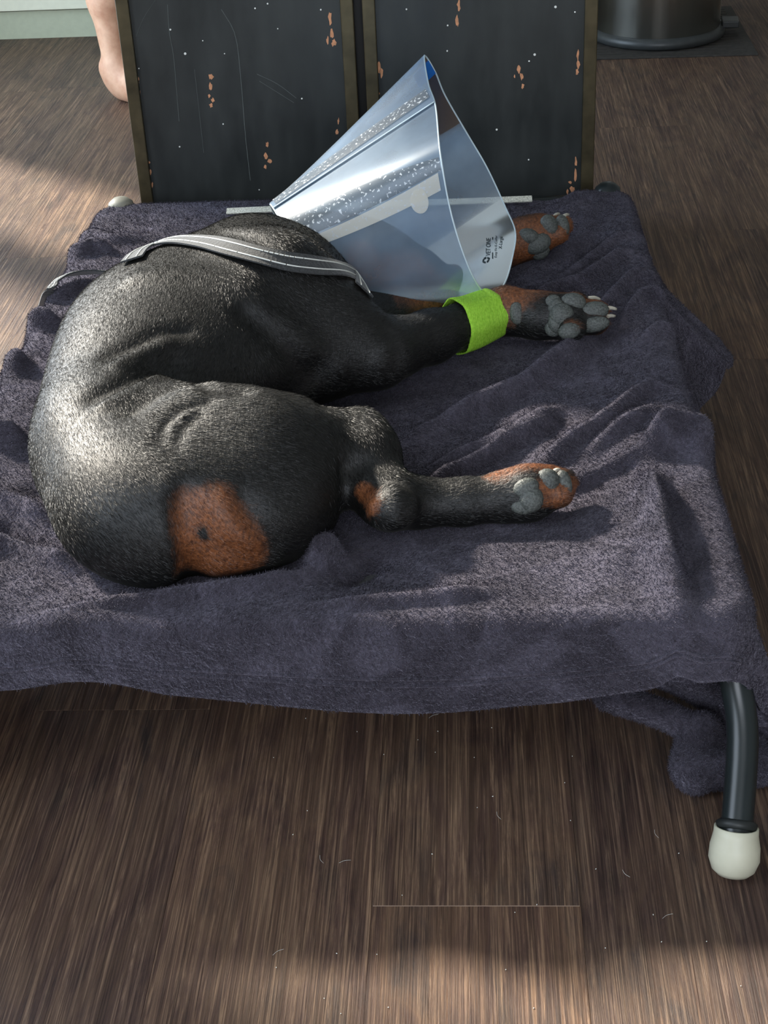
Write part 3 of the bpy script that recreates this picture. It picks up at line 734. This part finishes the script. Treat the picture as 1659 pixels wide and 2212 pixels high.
for t_ in (-0.03, 0.118): mk('flap_edge', *tube_vf([cone_pt(t_, s, 0.0022) for s in np.linspace(0, 1, 24)], 0.0008, 6), M['edge'], flap, True)
def taper(a0, a1, b0, b1, s0, s1, nt, ns, off):
    """strip whose edges run from t = a0..a1 at the neck to b0..b1 at the rim"""
    V = []
    for j in range(ns + 1):
        s = s0 + (s1 - s0) * j / ns
        for i in range(nt + 1):
            ta, tb = a0 + (b0 - a0) * s, a1 + (b1 - a1) * s; V.append(cone_pt(ta + (tb - ta) * i / nt, s, off))
    return V, [[j * (nt + 1) + i, j * (nt + 1) + i + 1, (j + 1) * (nt + 1) + i + 1, (j + 1) * (nt + 1) + i] for j in range(ns) for i in range(nt)]
def strip_mat(name, c, f, rough):
    k = NT(name); v = k.coord(); tr = k.n('ShaderNodeBsdfTransparent'); pb = k.b; pb.inputs['Base Color'].default_value = c; pb.inputs['Roughness'].default_value = rough
    n = k.ramp(k.noise(v, 230, 2, 0.5), [(0.60, c), (0.66, (0.75, 0.8, 0.84, 1))]); k.color(n)
    m = k.n('ShaderNodeMixShader'); m.inputs[0].default_value = f; k.l(tr.outputs[0], m.inputs[1]); k.l(pb.outputs[0], m.inputs[2]); k.l(m.outputs[0], k.out.inputs[0]); return k.m
M['adh'] = strip_mat('dark_adhesive_strip', (0.10, 0.12, 0.14, 1), 0.6, 0.3); M['tab'] = strip_mat('milky_fastening_tab', (0.75, 0.74, 0.66, 1), 0.62, 0.35)
mk('adhesive_strip', *taper(.065, .112, .078, .104, 0.02, 0.98, 5, NSS, 0.0036), M['adh'], flap, True)
mk('adhesive_strip', *taper(.165, .235, .192, .206, 0.03, 0.99, 5, NSS, 0.0014), M['adh'], sheet, True)
tabo = mk('fastening_tab', *taper(.240, .262, .207, .226, 0.12, 0.97, 5, NSS, 0.0020), M['tab'], coneo, True)
V, Fc = [cone_pt(.232, .83, .0030)], []
for k_ in range(24):
    a = 2 * math.pi * k_ / 24; V.append(cone_pt(.232 + .015 * math.cos(a), .83 + .055 * math.sin(a), .0030)); Fc.append([0, 1 + k_, 1 + (k_ + 1) % 24])
mk('tab_button', V, Fc, M['tab'], tabo, True)
mk('blue_tape', *patch(0.935, 0.972, 0.90, 1.0, 6, 4, -0.0012), M['blue'], coneo, True)
conetree = BVHTree.FromPolygons([tuple(v) for v in cone_v], cone_f)
def on_cone(px, py, lift=0.0009):
    r = ray(px, py); r /= np.linalg.norm(r); p, n, i, d = conetree.ray_cast(Vector(CAM), Vector(r))
    return np.array(p) - r * lift if p is not None else PY(px, py, 2.1)
def print_on_cone(text, x0, y0, x1, y1, hpx):
    """lettering laid on the sheet: baseline from (x0, y0) to (x1, y1), reading upwards"""
    cu = bpy.data.curves.new('txt', 'FONT'); cu.body = text; ob = bpy.data.objects.new('txt', cu); COL.objects.link(ob)
    me = ob.to_mesh(); T = np.array([v.co[:] for v in me.vertices]); Fc = [list(p.vertices) for p in me.polygons]; ob.to_mesh_clear()
    bpy.data.objects.remove(ob); bpy.data.curves.remove(cu)
    w = T[:, 0].max(); L = np.array([x1 - x0, y1 - y0], float); ll = np.linalg.norm(L); d = L / ll; u = np.array([d[1], -d[0]])
    P = [on_cone(x0 + d[0] * t[0] / w * ll + u[0] * t[1] / .7 * hpx, y0 + d[1] * t[0] / w * ll + u[1] * t[1] / .7 * hpx) for t in T]
    o = mk('print', P, Fc, M['ink'], sheet); return o
print_on_cone('VET ONE', 1059, 552, 1060, 514, 10)
print_on_cone('Easy Fit E-Collar', 1073, 556, 1074, 508, 5)
print_on_cone('X-Large', 1084, 537, 1086, 511, 7.5)
def inkpoly(pts): mk('print', [on_cone(*p) for p in pts], [list(range(len(pts)))], M['ink'], sheet)
inkpoly([(1063, 558), (1063, 512), (1065.5, 512), (1065.5, 558)])
lc = (1049.5, 561)                                                   # the ring of four bars
for q in ([(-8, 4), (-6, -2), (-3, -2), (-4, 2)], [(-5, -4), (1, -7), (1, -3.5), (-3, -1.5)], [(3, -6.5), (9, -4), (8, -1), (2.5, -3)], [(8, 0), (4, 5.5), (1, 4), (5, -.5)], [(-8, 5), (-4, 3), (0, 4), (-1, 7)]):
    inkpoly([(lc[0] + a, lc[1] + b) for a, b in q])

# ------------------------------------------------------------------ leash over the shoulder and white webbing on the back rail
leash = thing('leash', 'grey webbing leash with white stitching draped over the dog shoulder', 'leash', W(105, 660, ZB))
def strap(name, px, width, thick, mat, parent, zguess, lift=0.004, n=70, up=None, stitch=True, tilt=0.0):
    pts, nr = [], []
    for (x, y, z) in px:
        p, nn = (None, None) if z is not None else hit(x, y)
        if p is None: p = W(x, y, z if z is not None else zguess); nn = np.array(up if up is not None else (0, -.4, .9))
        nn = nn / np.linalg.norm(nn); pts.append(p + nn * lift); nr.append(nn)
    P = smooth_path(pts, n); Nn = smooth_path(nr, n); T = np.gradient(P, axis=0); T /= np.linalg.norm(T, axis=1)[:, None]
    S = np.cross(T, Nn); S /= np.linalg.norm(S, axis=1)[:, None]
    o = mk(name, *ribbon_vf(P, S, width, thick), mat, parent, False)
    if stitch:
        N2 = np.cross(S, T)
        N2 = np.where((np.sum(N2 * Nn, 1) < 0)[:, None], -N2, N2)
        for sd in (-0.24, 0.24):
            fine = smooth_path(P + S * width * sd + N2 * (thick / 2 + .0004), n * 4); vf = []
            seg = np.linalg.norm(np.diff(fine, axis=0), axis=1).cumsum(); st = 0.0
            while st + .0045 < seg[-1]:
                a = np.searchsorted(seg, st); b = np.searchsorted(seg, st + .0042); vf.append(tube_vf([fine[a], fine[min(b + 1, len(fine) - 1)]], .0009, 5)); st += .0062
            s_ = mk('stitching', *join(*vf), M['stitch'], o)
    return o
strap('strap_run', [(287, 568, None), (303, 550, None), (330, 538, None), (365, 527, None), (400, 525, None), (450, 530, None), (500, 541, None), (560, 557, None),
                 (620, 570, None), (680, 578, None), (735, 586, None), (768, 603, None), (782, 632, None)], .028, .0022, M['strap'], leash, .36, .005, 80)
strap('strap_tail', [(98, 665, ZB - .035), (106, 640, ZB + .004), (118, 616, ZB + .016), (138, 602, ZB + .018), (165, 595, ZB + .016), (205, 592, ZB + .014), (260, 596, ZB + .010)], .020, .0022, M['strap'], leash, .25, .003, 50, (-.1, .55, .8))
web = strap('webbing_strap', [(490, 459, ZB + .004), (580, 455, ZB + .006), (720, 449, ZB + .006), (870, 442, ZB + .006), (1000, 438, ZB + .006), (1100, 434, ZB + .008), (1149, 432, ZB + .008)], .011, .0025, M['cord'], None, .24, .003, 60, (0, -.5, .8), False)
tag(web, 'white ribbed webbing strap lying along the back rail of the cot', 'strap')

# ------------------------------------------------------------------ black metal cabinet behind the bed
KA = math.radians(-3.0); K1 = np.array([math.cos(KA), math.sin(KA), 0]); K2 = np.array([-math.sin(KA), math.cos(KA), 0]); K0 = np.array([-0.383, 2.508, 0])
KW, KH, KD = 0.76, 0.82, 0.42
def kb(x, y, z): return K0 + K1 * x + K2 * y + EZ * z
def kbox(name, x0, x1, y0, y1, z0, z1, mat, parent, bev=0.0):
    return mk(name, *box_vf(kb((x0 + x1) / 2, (y0 + y1) / 2, (z0 + z1) / 2), (K1, K2, EZ), ((x1 - x0) / 2, (y1 - y0) / 2, (z1 - z0) / 2), bev), mat, parent)
cab = thing('metal_cabinet', 'scuffed black cabinet with angle-iron edges behind the dog bed', 'cabinet', kb(KW / 2, KD / 2, 0))
kbox('cabinet_body', 0.004, KW - 0.004, 0.022, KD, 0.0, KH, M['dark'], cab, .002)
kbox('cabinet_top', -0.003, KW + 0.003, -0.004, KD + .004, KH, KH + .02, M['angle'], cab, .002)
def to_panel(px, py, y): # pixel -> point on the plane y (cabinet depth)
    r = ray(px, py); t = ((kb(0, y, 0) - CAM) @ K2) / (r @ K2); return CAM + r * t
for xa, xb in ((0.0, 0.3755), (0.3895, KW)):
    d = thing('door', '', '', kb((xa + xb) / 2, 0, 0)); del d['label'], d['category']; d.parent = cab; d.location = Vector(kb((xa + xb) / 2, 0, 0)) - cab.location
    kbox('panel', xa + .018, xb - .018, 0.006, 0.018, 0.03, KH - .03, M['panel'], d)
    for a, b in ((xa, xa + .0205), (xb - .0205, xb)):
        kbox('frame_stile', a, b, -0.003, 0.0205, 0.012, KH - .004, M['angle'], d, .0015)
    for z0, z1 in ((0.012, .035), (KH - .03, KH - .004)): kbox('frame_rail', xa + .0215, xb - .0215, -0.0015, 0.0205, z0, z1, M['angle'], d, .001)
    def onp(x, y): return to_panel(x, y, 0.0054)
    def chip(x, y, a, b, seed):
        rr = random.Random(seed); n = 11
        ring = [(x + a * math.cos(2 * math.pi * i / n) * rr.uniform(.45, 1.25), y + b * math.sin(2 * math.pi * i / n) * rr.uniform(.5, 1.2)) for i in range(n)]
        V = [onp(*q) for q in ring] + [onp(*q) + K2 * .0008 for q in ring]
        mk('paint_chip', V, [list(range(n))] + [[i, (i + 1) % n, n + (i + 1) % n, n + i] for i in range(n)], M['chip'], d)
    def scr(pts, r=.0004): mk('scratch', *tube_vf(smooth_path([onp(*p) for p in pts], 14), r, 4), M['scratch'], d)
    if xa == 0:
        for k_, (x, y, a, b) in enumerate([(713, 40, 4, 18), (716, 72, 5, 12), (708, 88, 3, 10), (721, 92, 5, 11), (455, 166, 6, 7), (454, 187, 4, 9), (452, 207, 3, 5), (460, 216, 4, 5), (456, 228, 4, 6),
                (577, 312, 4, 6), (574, 338, 4, 10), (582, 348, 5, 6), (573, 360, 3, 6), (298, 176, 3, 9), (302, 208, 2, 12), (320, 352, 4, 6), (324, 372, 3, 8), (329, 400, 2, 7), (731, 262, 2, 8), (728, 285, 3, 7)]): chip(x, y, a, b, 100 + k_)
        scr([(478, 20), (508, 75), (520, 165), (530, 290), (541, 390)], .0006); scr([(362, 10), (366, 70), (376, 130), (387, 262)], .0005); scr([(420, 150), (428, 220), (440, 330)], .0003)
        scr([(336, 0), (310, 40), (294, 80)], .0003); scr([(555, 160), (600, 182), (640, 212)], .0005); scr([(560, 175), (600, 200), (635, 222)], .0004)
        for x, y, a in [(368, 64, 2.3), (400, 116, 3), (438, 88, 1.5), (551, 18, 2), (578, 8, 2), (693, 21, 2), (388, 317, 2), (482, 268, 1.8), (652, 213, 2), (560, 410, 1.6), (300, 148, 1.6), (485, 116, 1.5), (600, 62, 1.5)]:
            mk('speck', *blob_vf(onp(x, y), view_axes(x, y), (a * .0007, a * .0007, .0004), 8, 4), M['stitch'], d)
    else:
        for k_, (x, y, a, b) in enumerate([(818, 148, 5, 15), (824, 158, 4, 10), (806, 10, 3, 8), (808, 38, 4, 5), (991, 12, 4, 14), (988, 46, 4, 13), (1121, 150, 4, 10), (1127, 165, 4, 10), (1129, 186, 4, 6), (1112, 165, 2, 4),
                (1248, 118, 3, 12), (1249, 140, 4, 12), (1247, 156, 4, 7), (1244, 350, 3, 14), (1243, 380, 5, 16), (1236, 410, 7, 10), (1226, 415, 3, 6), (1232, 394, 4, 4), (819, 202, 2, 3)]): chip(x, y, a, b, 300 + k_)
        for x, y, a in [(878, 20, 2), (1073, 280, 2.5), (1142, 345, 2), (1143, 132, 2), (1155, 118, 3), (1200, 15, 3), (1242, 26, 2), (966, 110, 2), (967, 55, 2)]:
            mk('speck', *blob_vf(onp(x, y), view_axes(x, y), (a * .0007, a * .0007, .0004), 8, 4), M['stitch'], d)

# ------------------------------------------------------------------ kitchen run, bin, mat
base = thing('base_cabinet', 'white base cabinet with pale plinth at the far left', 'cabinet', room(-1.2, 4.7, 0))
rbox('plinth', -1.64, -0.2, 4.462, 4.48, 0.0, 0.077, M['plinth'], base); rbox('carcass', -1.64, -0.2, 4.482, 4.93, 0.0, 0.88, M['white'], base)
for a, b in ((-1.64, -1.50), (-1.50, -0.92), (-0.92, -0.2)): rbox('cabinet_door', a + .002, b - .002, 4.444, 4.462, 0.082, 0.86, M['white'], base, .002)
rbox('worktop', -1.65, -0.18, 4.42, 4.94, 0.88, 0.915, M['plinth'], base, .003)
bc = np.array([0.80, 4.212, 0.005])
binn = thing('waste_bin', 'round stainless steel waste bin standing on the dark mat', 'bin', bc)
mk('bin_body', *lathe_vf([(.150, .022), (.1685, .026), (.1685, .60)], bc, 64), M['steel'], binn, True)
mk('base_ring', *lathe_vf([(.150, .0), (.173, .0), (.182, .006), (.184, .016), (.178, .027), (.168, .030)], bc, 64), M['bindark'], binn, True)
mk('lid', *lathe_vf([(.1685, .602), (.174, .606), (.174, .65), (.15, .675), (.08, .69), (.01, .695)], bc, 64), M['steel'], binn, True)
hv = np.array([.93, -.15, 0]); hv /= np.linalg.norm(hv); hw = np.array([-hv[1], hv[0], 0])
hinge = mk('foot_bracket', *box_vf(bc + hv * .195 + EZ * .030, (hv, hw, EZ), (.022, .030, .009), .003), M['bindark'], binn)
mk('rear_handle', *box_vf(bc + hv * .195 + EZ * .125, (hv, hw, EZ), (.026, .034, .012), .003), M['steel'], binn)
matv = thing('floor_mat', 'thin dark rubber mat under the steel bin', 'mat', (0.8, 4.25, 0))
ma, mb = PZ(1285, 130, 0), PZ(1638, 120, 0); mx = (mb - ma); mx[2] = 0; mlen = np.linalg.norm(mx); mx /= mlen; my = np.array([-mx[1], mx[0], 0])
mo = mb - mx * .62
mk('mat_base', *box_vf(mo + mx * .31 + my * .26 + EZ * .0022, (mx, my, EZ), (.31, .26, .0022), .001), M['mat'], matv)
for i in range(18): mk('mat_rib', *box_vf(mo + mx * .31 + my * (.04 + i * .026) + EZ * .0046, (mx, my, EZ), (.285, .006, .0008)), M['mat'], matv)

# ------------------------------------------------------------------ person's lower leg behind the cabinet
G = Field((-0.95, 3.55, -0.01), (-0.42, 4.10, 0.56), 0.006)
an = PY(222, 145, 3.87) + np.array([.038, 0, 0]); tp = PY(188, 0, 3.87) + np.array([.047, .01, 0]); dr = (tp - an) / (tp[2] - an[2])
kn = an + dr * (.47 - an[2]) * .75 + np.array([0, 0, .47 - an[2]]) * .25; kn[2] = .47
cf = an + (kn - an) * .62 + np.array([0, .025, 0])
G.chain([(kn, .058), (cf, .058), (tp, .045), (an + np.array([0, .0, .02]), .036)], .03)
fd = np.array([.72, -.70, 0]); fd /= np.linalg.norm(fd)
G.cone(an, np.array([an[0], an[1], .036]) + np.array([.012, 0, 0]) + fd * .004, .034, .028, .02)
G.cone(np.array([an[0], an[1], .06]), np.array([an[0], an[1], .032]) + fd * .13, .042, .032, .03); G.cone(np.array([an[0], an[1], .032]) + np.array([.012, 0, 0]) + fd * .006, np.array([an[0], an[1], .030]) + fd * .13, .032, .034, .03)
sd = np.array([-fd[1], fd[0], 0])
for q, L_, r_ in ((-.034, .205, .0135), (-.014, .20, .010), (.004, .192, .0095), (.020, .182, .009), (.034, .17, .0085)):
    G.cone(np.array([an[0], an[1], .016]) + fd * .14 + sd * q * .9, np.array([an[0], an[1], .012]) + fd * L_ + sd * q * 1.1, r_ * 1.15, r_, .008)
G.ell(an + np.array([-.030, -.005, .0]), (.017, .018, .020), 0, .010); G.ell(an + np.array([.030, .0, -.004]), (.014, .016, .018), 0, .012)
zz = G.lo[2] + G.h * np.arange(G.n[2]); G.F = np.maximum(G.F, (0.001 - zz)[None, None, :].astype(np.float32)); G.F = np.maximum(G.F, (zz - .5)[None, None, :].astype(np.float32))
gv, gf = G.mesh(2)
person = mk('person', gv, gf, M['skin'], None, True); tag(person, 'bare lower leg of a person standing barefoot behind the cabinet', 'person')

# ------------------------------------------------------------------ short coat and fleece pile (too fine to count)
def blades(V, Q, n, length, width, lift, flow, seed, keep=None, curl=0.0):
    """n thin triangular hairs rooted on the mesh, laid along flow(points)"""
    g = np.random.default_rng(seed); V = np.asarray(V); Q = np.asarray(Q)
    a, b, c, d = (V[Q[:, i]] for i in range(4)); nr = np.cross(c - a, d - b); ar = np.linalg.norm(nr, axis=1); nr /= ar[:, None] + 1e-12
    if keep is not None: ar = ar * keep((a + c) / 2, nr)
    f = g.choice(len(Q), n, p=ar / ar.sum()); u, w = g.random(n)[:, None], g.random(n)[:, None]
    P = a[f] * (1 - u) * (1 - w) + b[f] * u * (1 - w) + c[f] * u * w + d[f] * (1 - u) * w; N = nr[f]
    T = flow(P) + g.normal(0, curl, (n, 3)); T -= N * np.sum(T * N, 1)[:, None]; T /= np.linalg.norm(T, axis=1)[:, None] + 1e-9
    S = np.cross(N, T); L = length * g.uniform(.6, 1.2, n)[:, None]; wd = width * g.uniform(.6, 1.3, n)[:, None]
    tw = g.normal(0, .5, n)[:, None]; S2 = S * np.cos(tw) + N * np.sin(tw)
    li = lift * g.uniform(.4, 1.5, n)[:, None]
    A = P - S2 * wd / 2 - N * .0005; B_2 = P + S2 * wd / 2 - N * .0005; C_ = P + T * L * np.cos(li) + N * L * np.sin(li)
    vv = np.stack([A, B_2, C_], 1).reshape(-1, 3); return vv, np.arange(3 * n).reshape(-1, 3), f
def fast_mesh(name, V, T3, mat, parent):
    base = np.zeros(3); p = parent
    while p is not None: base += np.array(p.location); p = p.parent
    me = bpy.data.meshes.new(name); n = len(T3); me.vertices.add(len(V)); me.vertices.foreach_set('co', (V - base).astype(np.float32).ravel())
    me.loops.add(3 * n); me.loops.foreach_set('vertex_index', T3.astype(np.int32).ravel())
    me.polygons.add(n); me.polygons.foreach_set('loop_start', np.arange(0, 3 * n, 3, dtype=np.int32)); me.polygons.foreach_set('loop_total', np.full(n, 3, np.int32))
    me.update(calc_edges=True); me.materials.append(mat); o = bpy.data.objects.new(name, me); COL.objects.link(o); o.parent = parent; o['kind'] = 'stuff'; return o
anchors = []                                                        # (point, hair direction): nose to tail, down the legs
def lay(pts):
    for a, b in zip(pts[:-1], pts[1:]):
        for t in (0, .5): anchors.append((a + (b - a) * t, (b - a) / np.linalg.norm(b - a)))
lay([W(900, 588, .28), W(740, 570, .3), W(600, 590, .3), W(480, 680, .33), W(350, 790, .34), W(260, 930, .33), W(290, 1080, .32), W(400, 1200, .28)])
lay([W(300, 640, .33), W(180, 760, .32), W(130, 900, .31), W(150, 1060, .31), W(260, 1200, .28)])
lay([W(560, 680, .33), W(640, 760, .3), W(820, 775, .27), W(1010, 700, .25), W(1200, 682, .25), W(1320, 684, .25)])
lay([W(400, 960, .34), W(560, 1000, .32), W(700, 1060, .28)]); lay([W(500, 900, .33), W(740, 950, .28), W(800, 1000, .27), W(840, 1090, .26), W(1000, 1085, .25), W(1200, 1056, .25)])
lay([W(800, 690, .25), W(1000, 600, .25), W(1160, 505, .25)])
AP = np.array([a for a, d in anchors]); AD = np.array([d for a, d in anchors])
def coat_flow(P):
    out = np.zeros_like(P)
    for i in range(0, len(P), 20000):
        q = P[i:i + 20000]; w = 1 / (np.sum((q[:, None] - AP[None]) ** 2, 2) + 1e-4) ** 2; out[i:i + 20000] = (w[..., None] * AD[None]).sum(1) / w.sum(1)[:, None]
    return out / (np.linalg.norm(out, axis=1)[:, None] + 1e-9)
seen = lambda c, n: (n[:, 2] > -.5).astype(float)
hv_, ht_, hf_ = blades(dv, df_, 340000, 0.0075, 0.00055, 0.16, coat_flow, 3, seen, 0.16)
pile_keep = lambda c, n: ((c[:, 2] > .03) & (n @ np.array([0, -.8, .6]) > -.2)).astype(float)
pv_, pt_, _ = blades(P3.reshape(-1, 3), Q, 420000, 0.0042, 0.0011, 0.75, lambda p: np.tile(np.array([0.3, -.6, 0.]), (len(p), 1)), 5, pile_keep, 0.8)
fast_mesh('pile', pv_, pt_, M['fleece'], blanket)
pv_, pt_, _ = blades(bv_, bf_, 30000, 0.0042, 0.0011, 0.75, lambda p: np.tile(np.array([0.3, -.2, -.6]), (len(p), 1)), 6, None, 0.8)
fast_mesh('pile', pv_, pt_, M['fleece'], blanket)
coat = fast_mesh('coat', hv_, ht_, M['fur'], dog)
at_ = coat.data.attributes.new('tan', 'FLOAT', 'POINT'); at_.data.foreach_set('value', np.repeat(tan[df_[hf_, 0]], 3).astype(np.float32))

# ------------------------------------------------------------------ crumbs and shed hairs on the floor
g_ = np.random.default_rng(11); vfs_ = []
for i in range(46):
    p = PZ(g_.uniform(560, 1640), g_.uniform(1540, 2190), 0.0007); a = g_.uniform(0, 3.14); e = np.array([math.cos(a), math.sin(a), 0]); f_ = np.array([-e[1], e[0], 0])
    if i % 6: vfs_.append(blob_vf(p, (e, f_, EZ), (g_.uniform(.0005, .0010), .0005, .0005), 6, 4))
    else: vfs_.append(tube_vf(smooth_path([p, p + e * .006 + f_ * .0015, p + e * .012], 6), .00013, 4))
crumbs = mk('floor_crumbs', *join(*vfs_), M['stitch'], None); crumbs['kind'] = 'stuff'
tag(crumbs, 'tiny pale crumbs and shed hairs scattered on the wooden floor', 'crumbs')
